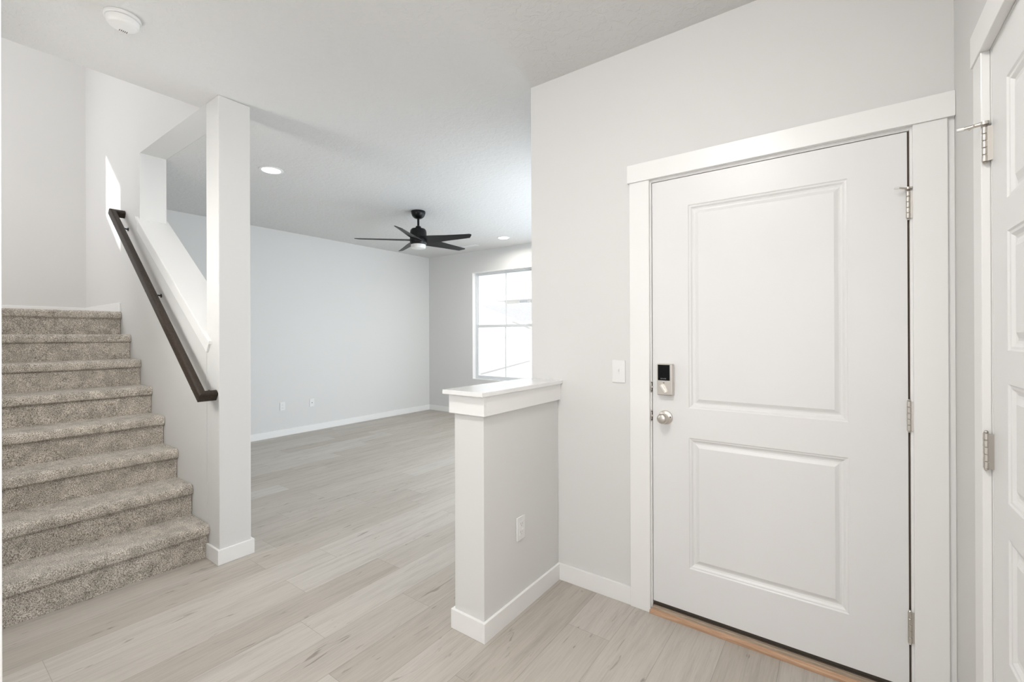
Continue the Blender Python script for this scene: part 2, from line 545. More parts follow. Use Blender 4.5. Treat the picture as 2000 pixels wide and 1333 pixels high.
struct(MB().box(-1.60, -1.50, -3.15, -0.10, 0, H), 'wall_foyer_left', 'wall_paint', 'foyer wall left of the camera', 'wall')
FW = (-1.2, 0.1, 0.6, 2.3)  # opening added behind the camera for the foyer fill
mb = MB()
mb.box(-1.50, FW[0], -3.15, -3.0, 0, H); mb.box(FW[1], xR, -3.15, -3.0, 0, H)
mb.box(FW[0], FW[1], -3.15, -3.0, 0, FW[2]); mb.box(FW[0], FW[1], -3.15, -3.0, FW[3], H)
struct(mb, 'wall_foyer_back', 'wall_paint', 'foyer wall behind the camera', 'wall')
# white casing at the left edge of the frame
struct(MB().box(-1.53, -1.446, 0.02, 0.1405, 0, 2.45), 'trim_1', 'trim_paint', 'white door casing at the extreme left edge', 'trim', bevel=0.003)

# ------------------------------------------------------------------ half wall with cap
hw = struct(MB().box(xE, xH, yHe, yD - 0.0005, 0, 1.084), 'wall_partition', 'wall_paint', 'waist-high half wall between foyer and living room', 'half wall', bevel=0.003)
cap = MB().box(-1.484, -1.246, 1.494, yD - 0.0005, 1.084, 1.1035).build('cap', 'cap_enamel', hw, bevel=0.0012)
cap['label'] = 'glossy white cap board'
mb = MB()
t = 0.018
mb.box(xE - t, xH + t, yHe - t, yHe, 0.995, 1.084)
mb.box(xH, xH + t, yHe, yD - 0.001, 0.995, 1.084)
mb.box(xE - t, xE, yHe, yD - 0.001, 0.995, 1.084)
mb.build('apron_trim', 'trim_paint', hw, bevel=0.0015)


def base_run(mb, x0, y0, x1, y1, side, z=0.0, h=BH):
    """baseboard along an axis aligned wall; side = direction it stands out"""
    sx_, sy_ = side
    if sx_:
        mb.box(x0, x0 + sx_ * BT, y0, y1, z, z + h)
    else:
        mb.box(x0, x1, y0, y0 + sy_ * BT, z, z + h)
    return mb

mb = MB()
base_run(mb, xH, yHe - BT, 0, yD - BT, (1, 0))
base_run(mb, xE - BT, yHe, xH, 0, (0, -1))
base_run(mb, xE, yHe - 0.0, 0, yD, (-1, 0))
mb.build('baseboard', 'trim_paint', hw, bevel=0.002)

struct(base_run(MB(), xH + 0.0, yD, -0.853, 0, (0, -1)), 'baseboard_entry', 'trim_paint', 'white baseboard under the light switch', 'baseboard', 0.002)
struct(base_run(MB(), xW, yC2, 0, yW, (1, 0)), 'baseboard_left', 'trim_paint', 'white baseboard along the long living room wall', 'baseboard', 0.002)
struct(base_run(MB(), xW + BT, yW, xE, 0, (0, -1)), 'baseboard_far', 'trim_paint', 'white baseboard under the living room window', 'baseboard', 0.002)
mb = MB()
base_run(mb, xC, yC - BT, 0, yC2 + 0.006 + BT, (1, 0))
base_run(mb, XR1 + 0.002, yC, xC, 0, (0, -1))
base_run(mb, -6.12, yC2, xc2, 0, (0, 1))
base_run(mb, xc2, yC2 + 0.006, xC, 0, (0, 1))
struct(mb, 'baseboard_column', 'trim_paint', 'white baseboard wrapped round the column foot', 'baseboard', 0.002)
mb = MB()
base_run(mb, xB, -0.99, 0, yC - BT, (1, 0), z=ZL - 0.02, h=0.095)
base_run(mb, xB, yC, -4.915, 0, (0, -1), z=ZL - 0.02, h=0.095)
struct(mb, 'baseboard_landing', 'trim_paint', 'white baseboard round the stair landing', 'baseboard', 0.002)
mb = MB()
base_run(mb, xR, 1.81, 0, yD - 0.02, (-1, 0))
base_run(mb, xR, -3.0, 0, RY0 - 0.10, (-1, 0))
struct(mb, 'baseboard_right', 'trim_paint', 'white baseboard on the right wall', 'baseboard', 0.002)

# ------------------------------------------------------------------ sloping sill in the stair wall
sl = empty('trim_2', (xc2, yC, sill_z(xc2)), 'white sloping sill in the opening above the stairs', 'trim', kind='structure')
ya, yb = yC - 0.020, yC2 + 0.020
xs = -3.078
mb = MB()
mb.prism_y([(-4.455, sill_z(-4.455)), (xc2 - .0, sill_z(xc2)), (xc2 - .0, sill_z(xc2) - CAPT), (-4.455, sill_z(-4.455) - CAPT)], ya, yb)
mb.prism_y([(xc2, sill_z(xc2)), (xs, sill_z(xs)), (xs, sill_z(xs) - CAPT), (xc2, sill_z(xc2) - CAPT)], ya, yC)
o = mb.build('sill_board', 'trim_paint', sl, bevel=0.002)
mb = MB()
dz = 0.085
mb.prism_y([(-4.447, sill_z(-4.447) - CAPT), (-3.10, sill_z(-3.10) - CAPT), (-3.10, sill_z(-3.10) - CAPT - 0.01), (-3.13, sill_z(-3.13) - CAPT - dz), (-4.447, sill_z(-4.447) - CAPT - dz)], yC - 0.012, yC)
mb.build('sill_apron', 'trim_paint', sl, bevel=0.0015)

# ------------------------------------------------------------------ carpeted stairs
st = empty('staircase', (-4.0, 0.64, 0), 'straight flight of eight steps covered in grey-beige carpet', 'stairs')
YS0, YS1 = yL1 + 0.001, yC - 0.003


def step_profile(k):
    """closed outline of step k (1..8) in x,z; front part is finely divided"""
    xr = XR1 - RUN * (k - 1)
    zt = 0.0105 + RISE * k
    zb = 0.0 if k == 1 else 0.0105 + RISE * (k - 1) - 0.03
    xback = xr - RUN - 0.03 if k < 8 else -6.058
    nose = 0.026; th = 0.060; rr = 0.026
    pts = []
    n = 10
    for i in range(n + 1):
        pts.append((xr, zb + (zt - th - zb) * i / n))
    xn = xr + nose
    pts.append((xn - 0.012, zt - th - 0.002))
    for i in range(5):
        a = -math.pi / 2 + (math.pi / 2) * i / 4
        pts.append((xn - 0.012 + 0.012 * math.cos(a), zt - th + 0.012 + 0.012 * math.sin(a)))
    for i in range(7):
        a = (math.pi / 2) * i / 6
        pts.append((xn - rr + rr * math.cos(a), zt - rr + rr * math.sin(a)))
    m_ = 14 if k < 8 else 30
    x_start = xn - rr
    for i in range(1, m_ + 1):
        pts.append((x_start + (xback - x_start) * i / m_, zt))
    pts.append((xback, zb))
    return pts

for k in range(1, 9):
    pr_ = step_profile(k)
    mb = MB()
    ny = 110
    y1_ = YS1
    n = len(pr_)
    vs = []; fs = []
    ylist = [YS0 + (y1_ - YS0) * j / ny for j in range(ny + 1)]
    last = len(ylist) - 1
    for j, yy in enumerate(ylist):
        for i, (x, z) in enumerate(pr_):
            p = Vector((x, yy, z))
            if i < n - 1 and 0 < i:
                w = noise.noise(Vector((x * 16, yy * 16, z * 16))) * 0.0030 + noise.noise(Vector((x * 60, yy * 60, z * 60))) * 0.0016
                if i <= 10: p.x += w * (0.9 if z < 0.0105 + RISE * k - 0.065 else 1)
                elif i < 24: p.x += w; p.z += w * 0.5
                else: p.z += w
            vs.append(p)
    for j in range(last):
        for i in range(n):
            i2 = (i + 1) % n
            fs.append((j * n + i, (j + 1) * n + i, (j + 1) * n + i2, j * n + i2))
    fs.append(tuple(range(n))); fs.append(tuple(last * n + i for i in range(n))[::-1])
    mb.add(vs, fs, True)
    o = mb.build('step' if k < 8 else 'landing', 'carpet', st)
    for md in list(o.modifiers):
        o.modifiers.remove(md)
    es = o.modifiers.new('edges', 'EDGE_SPLIT'); es.split_angle = math.radians(60)

# ------------------------------------------------------------------ handrail
theta = math.atan2(RISE, RUN)
T = Vector((-math.cos(theta), 0, math.sin(theta)))      # up the rail
U = Vector((math.sin(theta), 0, math.cos(theta)))
S = Vector((0, 1, 0))
hr = empty('handrail', (-3.0, yC, 0.985), 'dark stained wooden handrail sloping up the stair wall', 'handrail')
rw, rh = 0.042, 0.058
prof = []
def rounded(w, h, r, seg=4):
    pts = []
    for cx_, cy_, a0 in ((w / 2 - r, h / 2 - r, 0), (-w / 2 + r, h / 2 - r, 90), (-w / 2 + r * .6, -h / 2 + r * .6, 180), (w / 2 - r * .6, -h / 2 + r * .6, 270)):
        rr_ = r if a0 < 180 else r * .6
        for i in range(seg + 1):
            a = math.radians(a0 + 90 * i / seg)
            pts.append((cx_ + rr_ * math.cos(a), cy_ + rr_ * math.sin(a)))
    return pts
prof = rounded(rw, rh, 0.013)
cy_r = yC - 0.078                     # rail axis
P0 = Vector((-3.02, yC - 0.001, 1.002))
Lr = (4.80 - 3.02) / math.cos(theta)
path = [Vector((0, 0)), Vector((0, cy_r - (yC - 0.001))), Vector((Lr, cy_r - (yC - 0.001))), Vector((Lr, 0))]
def rail_piece(i, j):
    mb = MB()
    vs = []
    d = (path[j] - path[i]).normalized()
    nrm = Vector((-d.y, d.x))
    for e in (i, j):
        if e in (1, 2):
            da = (path[e] - path[e - 1]).normalized(); db = (path[e + 1] - path[e]).normalized()
            na = Vector((-da.y, da.x)); nb = Vector((-db.y, db.x))
            mm = (na + nb).normalized(); mm = mm / mm.dot(nrm)
        else:
            mm = nrm
        for (s_, u_) in prof:
            q = path[e] + mm * s_
            vs.append(P0 + T * q.x + S * q.y + U * u_)
    n = len(prof)
    fs = [(a, (a + 1) % n, (a + 1) % n + n, a + n) for a in range(n)] + [tuple(range(n))[::-1], tuple(range(n, 2 * n))]
    mb.add(vs, fs, True)
    return mb
rail_piece(1, 2).build('rail', 'dark_wood', hr)
rail_piece(0, 1).build('return_end', 'dark_wood', hr)
rail_piece(2, 3).build('return_end', 'dark_wood', hr)
for s_ in (0.10, Lr * 0.5 + 0.02, Lr - 0.14):
    q = P0 + T * s_ + S * (cy_r - yC) - U * (rh / 2)
    mb = MB()
    mb.box(q.x - 0.02, q.x + 0.02, q.y - 0.012, q.y + 0.012, q.z - 0.004, q.z + 0.006)
    mb.tube(q, (q.x, q.y + 0.01, q.z - 0.018), 0.005)
    mb.tube((q.x, q.y + 0.01, q.z - 0.018), (q.x, yC - 0.004, q.z - 0.028), 0.005)
    mb.lathe([(0.014, yC - 0.005), (0.014, yC - 0.001)], q.x, q.z - 0.028, 20, 'y')
    o = mb.build('bracket', 'fan_black', hr)

# ------------------------------------------------------------------ doors
def panel_slab(w, h, t, panels, prof_, name, mat, parent, xform):
    """slab in local coords u (0..w), v (0..h), depth d (0 front, positive into the slab)"""
    us = sorted({0, w} | {p[0] for p in panels} | {p[1] for p in panels})
    vs_ = sorted({0, h} | {p[2] for p in panels} | {p[3] for p in panels})
    mb = MB()
    def q(pts):
        mb.add([xform(*p) for p in pts], [tuple(range(len(pts)))])
    for i in range(len(us) - 1):
        for j in range(len(vs_) - 1):
            a, b_, c_, d_ = us[i], us[i + 1], vs_[j], vs_[j + 1]
            if any(abs(p[0] - a) < 1e-6 and abs(p[2] - c_) < 1e-6 for p in panels):
                continue
            q([(a, c_, 0), (b_, c_, 0), (b_, d_, 0), (a, d_, 0)])
    for a, b_, c_, d_ in panels:
        for (i0, dep0), (i1, dep1) in zip(prof_[:-1], prof_[1:]):
            o_ = [(a + i0, c_ + i0, dep0), (b_ - i0, c_ + i0, dep0), (b_ - i0, d_ - i0, dep0), (a + i0, d_ - i0, dep0)]
            n_ = [(a + i1, c_ + i1, dep1), (b_ - i1, c_ + i1, dep1), (b_ - i1, d_ - i1, dep1), (a + i1, d_ - i1, dep1)]
            for e in range(4):
                q([o_[e], o_[(e + 1) % 4], n_[(e + 1) % 4], n_[e]])
        i1, dep1 = prof_[-1]
        q([(a + i1, c_ + i1, dep1), (b_ - i1, c_ + i1, dep1), (b_ - i1, d_ - i1, dep1), (a + i1, d_ - i1, dep1)])
    q([(0, 0, t), (0, h, t), (w, h, t), (w, 0, t)])
    q([(0, 0, 0), (0, h, 0), (0, h, t), (0, 0, t)]); q([(w, 0, 0), (w, 0, t), (w, h, t), (w, h, 0)])
    q([(0, 0, 0), (0, 0, t), (w, 0, t), (w, 0, 0)]); q([(0, h, 0), (w, h, 0), (w, h, t), (0, h, t)])
    o = mb.build(name, mat, parent)
    # weld so that the shell is closed
    import bmesh
    bm = bmesh.new(); bm.from_mesh(o.data)
    bmesh.ops.remove_doubles(bm, verts=bm.verts, dist=1e-5)
    bmesh.ops.recalc_face_normals(bm, faces=bm.faces)
    bm.to_mesh(o.data); bm.free()
    return o

PROF = [(0, 0), (0.004, 0.0035), (0.010, 0.0045), (0.017, 0.0105), (0.024, 0.0125), (0.030, 0.0115), (0.044, 0.0045), (0.047, 0.0045)]


def hinge(parent, p, z0, z1, leaf_dir, label=None, stop=None):
    """p = barrel axis (x, y); leaf_dir = unit vector (x,y) the visible leaf runs along"""
    hg = MB()
    n = 5; hgt = (z1 - z0) / n
    for i in range(n):
        a, b_ = z0 + i * hgt + 0.0005, z0 + (i + 1) * hgt - 0.0005
        hg.lathe([(0.0052, a), (0.0064, a + 0.0012), (0.0064, b_ - 0.0012), (0.0052, b_)], p[0], p[1], 20)
    hg.lathe([(0.0035, z1), (0.0055, z1 + 0.002), (0.0030, z1 + 0.006), (0.0005, z1 + 0.007)], p[0], p[1], 16)
    hg.lathe([(0.0005, z0 - 0.006), (0.0030, z0 - 0.005), (0.005, z0 - 0.002), (0.0035, z0)], p[0], p[1], 16)
    o = hg.build('hinge', 'nickel', parent)
    lx, ly = leaf_dir
    nx, ny = -ly, lx
    for sgn, L_ in leaf_pairs(stop):
        lf = MB()
        a = Vector((p[0], p[1])); b_ = a + Vector((lx, ly)) * L_ * sgn
        w_ = Vector((nx, ny)) * 0.0012
        pts = [a - w_, b_ - w_, b_ + w_, a + w_]
        lf.add([(q.x, q.y, z0 + 0.001) for q in pts] + [(q.x, q.y, z1 - 0.001) for q in pts],
               [(0, 3, 2, 1), (4, 5, 6, 7), (0, 1, 5, 4), (1, 2, 6, 5), (2, 3, 7, 6), (3, 0, 4, 7)])
        l_ = lf.build('leaf', 'nickel', o)
    return o


def leaf_pairs(_):
    return ((1, LEAF),)

# ---- front door
d1 = empty('door_1', (-0.27, yD, 0), 'white two-panel front door with keypad lock', 'door', kind='structure')
SX0, SX1, SZ0, SZ1 = -0.7435, 0.1985, 0.057, 2.091
def xf1(u, v, d): return (SX0 + u, yD + 0.0015 + d, SZ0 + v)
pan = [(-0.573 - SX0, 0.024 - SX0, 1.008 - SZ0, 1.957 - SZ0), (-0.576 - SX0, 0.023 - SX0, 0.260 - SZ0, 0.870 - SZ0)]
pan = [(-0.575 - SX0, 0.0235 - SX0, a, b_) for _, _, a, b_ in pan]
slab = panel_slab(SX1 - SX0, SZ1 - SZ0, 0.044, pan, PROF, 'door_slab', 'door_paint', d1, xf1)
# jamb boards with stops, casing, header
mb = MB()
mb.box(DX0, SX0 - 0.0030, yD - 0.0005, yD + 0.11, 0.0, DZ)
mb.box(SX1 + 0.0065, DX1, yD - 0.0005, yD + 0.11, 0.0, DZ)
mb.box(SX0 - 0.003, SX1 + 0.0065, yD - 0.0005, yD + 0.11, SZ1 + 0.0035, DZ)
mb.build('jamb', 'trim_paint', d1, bevel=0.001)
mb = MB()
mb.box(SX0 - 0.003, SX0 + 0.012, yD + 0.046, yD + 0.11, 0.03, SZ1 + 0.003)
mb.box(SX1 - 0.012, SX1 + 0.0065, yD + 0.046, yD + 0.11, 0.03, SZ1 + 0.003)
mb.box(SX0 - 0.003, SX1 + 0.0065, yD + 0.046, yD + 0.11, SZ1 - 0.012, SZ1 + 0.0035)
mb.build('weather_strip', 'weather_strip', d1)
mb = MB().box(SX0 - 0.003, SX1 + 0.0065, yD + 0.010, yD + 0.045, SZ1 + 0.0015, SZ1 + 0.0035)
mb.box(SX1 + 0.001, SX1 + 0.0065, yD + 0.012, yD + 0.045, 0.05, SZ1)
mb.build('gap_shadow_strip', 'weather_strip', d1)
CT = 0.018
mb = MB().box(-0.852, -0.7530, yD - CT, yD, 0, 2.106); mb.build('casing', 'trim_paint', d1, bevel=0.0015)
mb = MB().box(0.2125, 0.3045, yD - CT, yD, 0, 2.106); mb.build('casing', 'trim_paint', d1, bevel=0.0015)
mb = MB().box(-0.861, 0.3235, yD - 0.026, yD, 2.106, 2.194); mb.build('head_casing', 'trim_paint', d1, bevel=0.0015)
# narrow scribe behind the right casing
MB().box(0.3045, 0.3235, yD - 0.006, yD, 0, 2.106).build('back_band', 'trim_paint', d1)
# threshold, sill, sweep
mb = MB()
mb.prism_y([(0, 0), (1, 0), (1, 1)], 0, 1) if False else None
x0_, x1_ = -0.7565, 0.2125
vs = []
outl = [(yD - 0.0215, 0.0005), (yD - 0.0215, 0.010), (yD - 0.017, 0.0185), (yD - 0.010, 0.0225), (yD - 0.010, 0.0005)]
vs = [(x0_, a, b_) for a, b_ in outl] + [(x1_, a, b_) for a, b_ in outl]
n = len(outl)
fs = [tuple(range(n)), tuple(range(n, 2 * n))[::-1]] + [(i, (i + 1) % n, (i + 1) % n + n, i + n) for i in range(n)]
th = MB().add(vs, fs).build('threshold', 'threshold_wood', d1)
th['label'] = 'orange-brown bare wood threshold strip'
tt = MB().box(SX0 - 0.002, SX1 + 0.006, yD - 0.0105, yD + 0.010, 0.0005, 0.034).build('sill_strip', 'threshold_top', d1, bevel=0.002)
MB().box(SX0 - 0.002, SX1 + 0.006, yD + 0.0065, yD + 0.11, 0.0005, 0.040).build('metal_sill', 'bronze_sill', d1)
MB().box(SX0 + 0.001, SX1 - 0.001, yD + 0.009, yD + 0.043, 0.041, 0.0565).build('door_sweep', 'bronze_sill', d1)

LEAF = 0.015
for i, (za, zb_) in enumerate(((1.772, 1.872), (0.997, 1.106), (0.224, 0.338))):
    hh = hinge(d1, (0.2005, yD - 0.0055), za, zb_, (1, 0))
    if i == 0:
        ms_ = MB()
        zz = zb_ + 0.010
        c0 = Vector((0.2005, yD - 0.0055, zz))
        ms_.lathe([(0.004, zz - 0.005), (0.009, zz - 0.004), (0.009, zz + 0.004), (0.004, zz + 0.005)], c0.x, c0.y, 20)
        ms_.tube(c0, c0 + Vector((-0.028, -0.026, 0.0)), 0.0040, 0.0034)
        ms_.tube(c0 + Vector((0, 0, 0)), c0 + Vector((0.014, -0.010, 0.0)), 0.004)
        sp = ms_.build('door_stop', 'nickel', hh)
        tp = MB()
        e = c0 + Vector((-0.028, -0.026, 0))
        tp.tube(e, e + Vector((-0.012, -0.004, -0.001)), 0.0045, 0.0035)
        tp.build('stop_tip', 'rubber_white', hh)

# strike plates in the jamb
for za, zb_ in ((1.069, 1.127), (0.929, 0.987)):
    mb = MB()
    N = 14
    pts = []
    for i in range(N + 1):
        a = math.pi * i / N
        pts.append((yD - 0.0015 - 0.006 * math.sin(a), za + (zb_ - za) * i / N))
    vs = [(-0.7515, y, z) for y, z in pts] + [(-0.7460, y, z) for y, z in pts]
    n = len(pts)
    fs = [(i, i + 1, i + 1 + n, i + n) for i in range(n - 1)] + [tuple(range(n)), tuple(range(n, 2 * n))[::-1], (0, n, 2 * n - 1, n - 1)]
    o = mb.add(vs, fs, True).build('strike_plate', 'nickel', d1)
    MB().box(-0.7490, SX0 - 0.0003, yD - 0.0048, yD + 0.012, za + 0.006, zb_ - 0.006).build('latch_pocket', 'dark_gap', o)
    MB().box(-0.7476, SX0 + 0.002, yD - 0.0060, yD + 0.02, (za + zb_) / 2 - 0.004, (za + zb_) / 2 + 0.004).build('latch_bolt', 'nickel', o)

# keypad deadbolt
kp = MB().box(-0.712, -0.640, yD - 0.030, yD + 0.001, 1.064, 1.2125).build('keypad_lock', 'nickel', d1, bevel=0.004, segs=3)
kp['label'] = 'satin nickel keypad deadbolt with black touch screen'
MB().box(-0.7075, -0.6520, yD - 0.0325, yD - 0.029, 1.1345, 1.2090).build('touch_screen', 'screen_black', kp, bevel=0.001)
mb = MB()
c0 = Vector((-0.6795, yD - 0.0395, 1.0965)); dr = Vector((0.52, 0, -0.855)); pn = Vector((0.855, 0, 0.52))
a, w_ = 0.0215, 0.0050
pts = [c0 + dr * sa * a + pn * sw * w_ for sa, sw in ((-1, -1), (1, -1), (1, 1), (-1, 1))]
mb.add([(p.x, yD - 0.0295, p.z) for p in pts] + [(p.x, yD - 0.0470, p.z) for p in pts],
       [(0, 3, 2, 1), (4, 5, 6, 7), (0, 1, 5, 4), (1, 2, 6, 5), (2, 3, 7, 6), (3, 0, 4, 7)])
mb.build('thumb_turn', 'nickel_bright', kp, bevel=0.0015)
MB().box(-0.6840, -0.6770, yD - 0.0312, yD - 0.0295, 1.1215, 1.1245).build('button', 'dark_gap', kp)
tc_ = bpy.data.curves.new('brand_text', 'FONT'); tc_.body = 'SCHLAGE'; tc_.size = 0.0062; tc_.extrude = 0.0002
tc_.align_x = 'CENTER'
to = bpy.data.objects.new('screen_lettering', tc_); col.objects.link(to)
tc_.materials.append(MATS['screen_text'])
to.rotation_euler = (math.pi / 2, 0, 0); to.location = (-0.681, yD - 0.0327, 1.1415)
bpy.context.view_layer.update()
dg = bpy.context.evaluated_depsgraph_get()
mesh_t = bpy.data.meshes.new_from_object(to.evaluated_get(dg))
tm = bpy.data.objects.new('screen_lettering', mesh_t); col.objects.link(tm); tm.matrix_world = to.matrix_world.copy()
bpy.data.objects.remove(to)
tm.parent = kp; tm.matrix_parent_inverse = kp.matrix_world.inverted() if False else Matrix.Identity(4)
bpy.context.view_layer.update()
tm.matrix_parent_inverse = kp.matrix_world.inverted()
tm.name = 'screen_lettering'

# knob
kx, kz = -0.6815, 0.9555
mb = MB().lathe([(0.0335, yD + 0.001), (0.0335, yD - 0.004), (0.0315, yD - 0.007), (0.026, yD - 0.0085), (0.0225, yD - 0.011), (0.014, yD - 0.0125), (0.0125, yD - 0.030)], kx, kz, 48, 'y')
rose = mb.build('knob_rose', 'nickel', d1)
rose['label'] = 'round satin nickel door knob'
mb = MB().lathe([(0.0125, yD - 0.028), (0.0175, yD - 0.033), (0.0225, yD - 0.040), (0.0245, yD - 0.048), (0.0235, yD - 0.055), (0.0195, yD - 0.061), (0.0175, yD - 0.0625), (0.014, yD - 0.0645), (0.006, yD - 0.066), (0.0005, yD - 0.0662)], kx, kz, 48, 'y')
mb.build('knob', 'nickel', rose)
MB().lathe([(0.0035, yD - 0.0065), (0.0035, yD - 0.0105)], kx + 0.024, kz + 0.004, 14, 'y').build('pin_hole', 'dark_gap', rose)

# ---- right-hand door with five panels
d2 = empty('door_2', (xR, 1.32, 0), 'white five-panel interior door at the right edge', 'door', kind='structure')
def xf2(u, v, d): return (xR + 0.0005 + d, 1.705 - u, 0.012 + v)
pp = [(0.19, 0.480), (0.555, 0.855), (0.94, 1.229), (1.309, 1.598), (1.677, 1.969)]
panel_slab(0.76, 2.086, 0.036, [(0.125, 0.635, a - 0.012, b_ - 0.012) for a, b_ in pp], PROF, 'door_slab', 'door_paint', d2, xf2)
mb = MB()
mb.box(xR, xR + 0.089, 1.7085, RY1, 0, RZ); mb.box(xR, xR + 0.089, RY0, 0.9415, 0, RZ)
mb.box(xR, xR + 0.089, RY0, RY1, RZ - 0.0005, RZ - 0.0015)
mb.build('jamb', 'trim_paint', d2)
MB().box(xR + 0.04, xR + 0.089, 0.94, 1.71, 0.0, RZ - 0.001).build('stop_backing', 'weather_strip', d2)
MB().box(0.306, xR, 1.722, 1.808, 0, 2.106).build('casing', 'trim_paint', d2, bevel=0.0015)
MB().box(0.306, xR, 0.845, 0.930, 0, 2.106).build('casing', 'trim_paint', d2, bevel=0.0015)
MB().box(0.302, xR, 0.835, 1.818, 2.106, 2.194).build('head_casing', 'trim_paint', d2, bevel=0.0015)
LEAF = 0.018
for i, (za, zb_) in enumerate(((1.807, 1.900), (0.992, 1.087), (0.20, 0.295))):
    hh = hinge(d2, (0.3115, 1.712), za, zb_, (0.78, -0.62))
    if i == 0:
        zz = zb_ + 0.010
        c0 = Vector((0.3115, 1.712, zz))
        ms_ = MB()
        ms_.lathe([(0.004, zz - 0.005), (0.009, zz - 0.004), (0.009, zz + 0.004), (0.004, zz + 0.005)], c0.x, c0.y, 20)
        e = c0 + Vector((-0.038, 0.010, -0.002))
        ms_.tube(c0, e, 0.0055, 0.0042)
        ms_.tube(c0 + Vector((-0.018, 0, 0)), c0 + Vector((-0.026, 0.022, -0.002)), 0.003)
        ms_.build('door_stop', 'nickel', hh)
        MB().tube(e, e + Vector((-0.014, 0.002, 0)), 0.0055, 0.0040).build('stop_tip', 'rubber_white', hh)

# ------------------------------------------------------------------ windows
def window(name, W, label, gridx=True, sash=True):
    x0, x1, z0, z1 = W
    w = empty(name, ((x0 + x1) / 2, yW + 0.1, z0), label, 'window', kind='structure')
    mb = MB()      # vinyl frame in the reveal
    fy0, fy1, f = yW + 0.075, yW + 0.13, 0.034
    mb.box(x0, x0 + f, fy0, fy1, z0, z1); mb.box(x1 - f, x1, fy0, fy1, z0, z1)
    mb.box(x0 + f, x1 - f, fy0, fy1, z1 - f, z1); mb.box(x0 + f, x1 - f, fy0, fy1, z0, z0 + f)
    mb.build('window_frame', 'vinyl_window', w, bevel=0.002)
    # painted reveal lining with a bright edge bead
    mb = MB()
    e = 0.009
    mb.box(x0, x0 + e, yW - 0.001, fy0, z0, z1); mb.box(x1 - e, x1, yW - 0.001, fy0, z0, z1)
    mb.box(x0 + e, x1 - e, yW - 0.001, fy0, z1 - e, z1); mb.box(x0 + e, x1 - e, yW - 0.001, fy0, z0, z0 + e)
    mb.build('reveal_lining', 'trim_paint', w)
    zm = 1.515 if sash else z0 + 0.06
    if sash:
        mb = MB()      # lower sash stands proud of the upper one
        s = 0.028
        a, b_ = x0 + f, x1 - f
        mb.box(a, b_, fy0 + 0.006, fy0 + 0.030, zm - 0.022, zm + 0.022)
        mb.box(a, a + s, fy0 + 0.006, fy0 + 0.030, z0 + f, zm - 0.022); mb.box(b_ - s, b_, fy0 + 0.006, fy0 + 0.030, z0 + f, zm - 0.022)
        mb.box(a + s, b_ - s, fy0 + 0.006, fy0 + 0.030, z0 + f, z0 + f + s)
        mb.build('lower_sash', 'vinyl_window', w, bevel=0.0015)
        mb = MB()
        s2 = 0.014
        mb.box(a, a + s2, fy0 + 0.032, fy1 - 0.004, zm, z1 - f); mb.box(b_ - s2, b_, fy0 + 0.032, fy1 - 0.004, zm, z1 - f)
        mb.box(a + s2, b_ - s2, fy0 + 0.032, fy1 - 0.004, z1 - f - s2, z1 - f)
        mb.build('upper_sash', 'vinyl_window', w, bevel=0.0015)
    xm = (x0 + x1) / 2 + 0.01
    MB().box(xm - 0.008, xm + 0.008, fy0 + 0.018, fy0 + 0.026, z0 + f + .02, zm - 0.02).build('glazing_bar', 'vinyl_window', w)
    MB().box(xm - 0.008, xm + 0.008, fy0 + 0.038, fy0 + 0.046, zm + 0.02, z1 - f - .01).build('glazing_bar', 'vinyl_window', w)
    MB().box(x0 + f, x1 - f, fy0 + 0.020, fy0 + 0.024, z0 + f, zm).build('pane', 'window_glass', w)
    MB().box(x0 + f, x1 - f, fy0 + 0.040, fy0 + 0.044, zm, z1 - f).build('pane', 'window_glass', w)
    return w

window('window_1', W1, 'white vinyl sash window in the far living room wall')

window('window_2', W2, 'large window further along the far wall, hidden from the camera', sash=False)

# ------------------------------------------------------------------ small fittings
def plate_group(name, cx_, cz_, label, cat, group, kindp, place):
    """place(u, v, d) -> world; u across, v up, d out of the wall"""
    r = empty(name, place(0, 0, 0), label, cat, group)
    def bx(u0, u1, v0, v1, d0, d1, nm, mat, par, bev=0.0):
        mb = MB()
        c8 = [place(u, v, d) for d in (d0, d1) for v in (v0, v1) for u in (u0, u1)]
        mb.add(c8, [(0, 2, 3, 1), (4, 5, 7, 6), (0, 1, 5, 4), (2, 6, 7, 3), (0, 4, 6, 2), (1, 3, 7, 5)])
        return mb.build(nm, mat, par, bev)
    bx(-0.035, 0.035, -0.057, 0.057, 0.0005, 0.0065, 'cover_plate', 'plastic_white', r, 0.0025)
    if kindp == 'switch':
        bx(-0.0055, 0.0055, -0.013, 0.013, 0.006, 0.0085, 'toggle_slot', 'plastic_white', r)
        bx(-0.004, 0.004, 0.000, 0.012, 0.006, 0.016, 'toggle', 'plastic_white', r, 0.001)
        for s in (-1, 1):
            bx(-0.003, 0.003, s * 0.030 - 0.003, s * 0.030 + 0.003, 0.006, 0.0073, 'screw', 'plastic_white', r)
    elif kindp == 'outlet':
        for s in (-1, 1):
            rc = bx(-0.016, 0.016, s * 0.020 - 0.014, s * 0.020 + 0.014, 0.006, 0.0085, 'receptacle', 'plastic_white', r, 0.0015)
            for u in (-0.0065, 0.0065):
                bx(u - 0.001, u + 0.001, s * 0.020 - 0.002, s * 0.020 + 0.007, 0.0080, 0.0088, 'slot', 'plastic_grey', rc)
            bx(-0.002, 0.002, s * 0.020 - 0.010, s * 0.020 - 0.006, 0.0080, 0.0088, 'slot', 'plastic_grey', rc)
        bx(-0.0025, 0.0025, -0.0025, 0.0025, 0.006, 0.0075, 'screw', 'plastic_white', r)
    else:
        mbk = bx(-0.006, 0.006, -0.006, 0.006, 0.006, 0.014, 'cable_jack', 'plastic_grey', r, 0.0015)
    return r

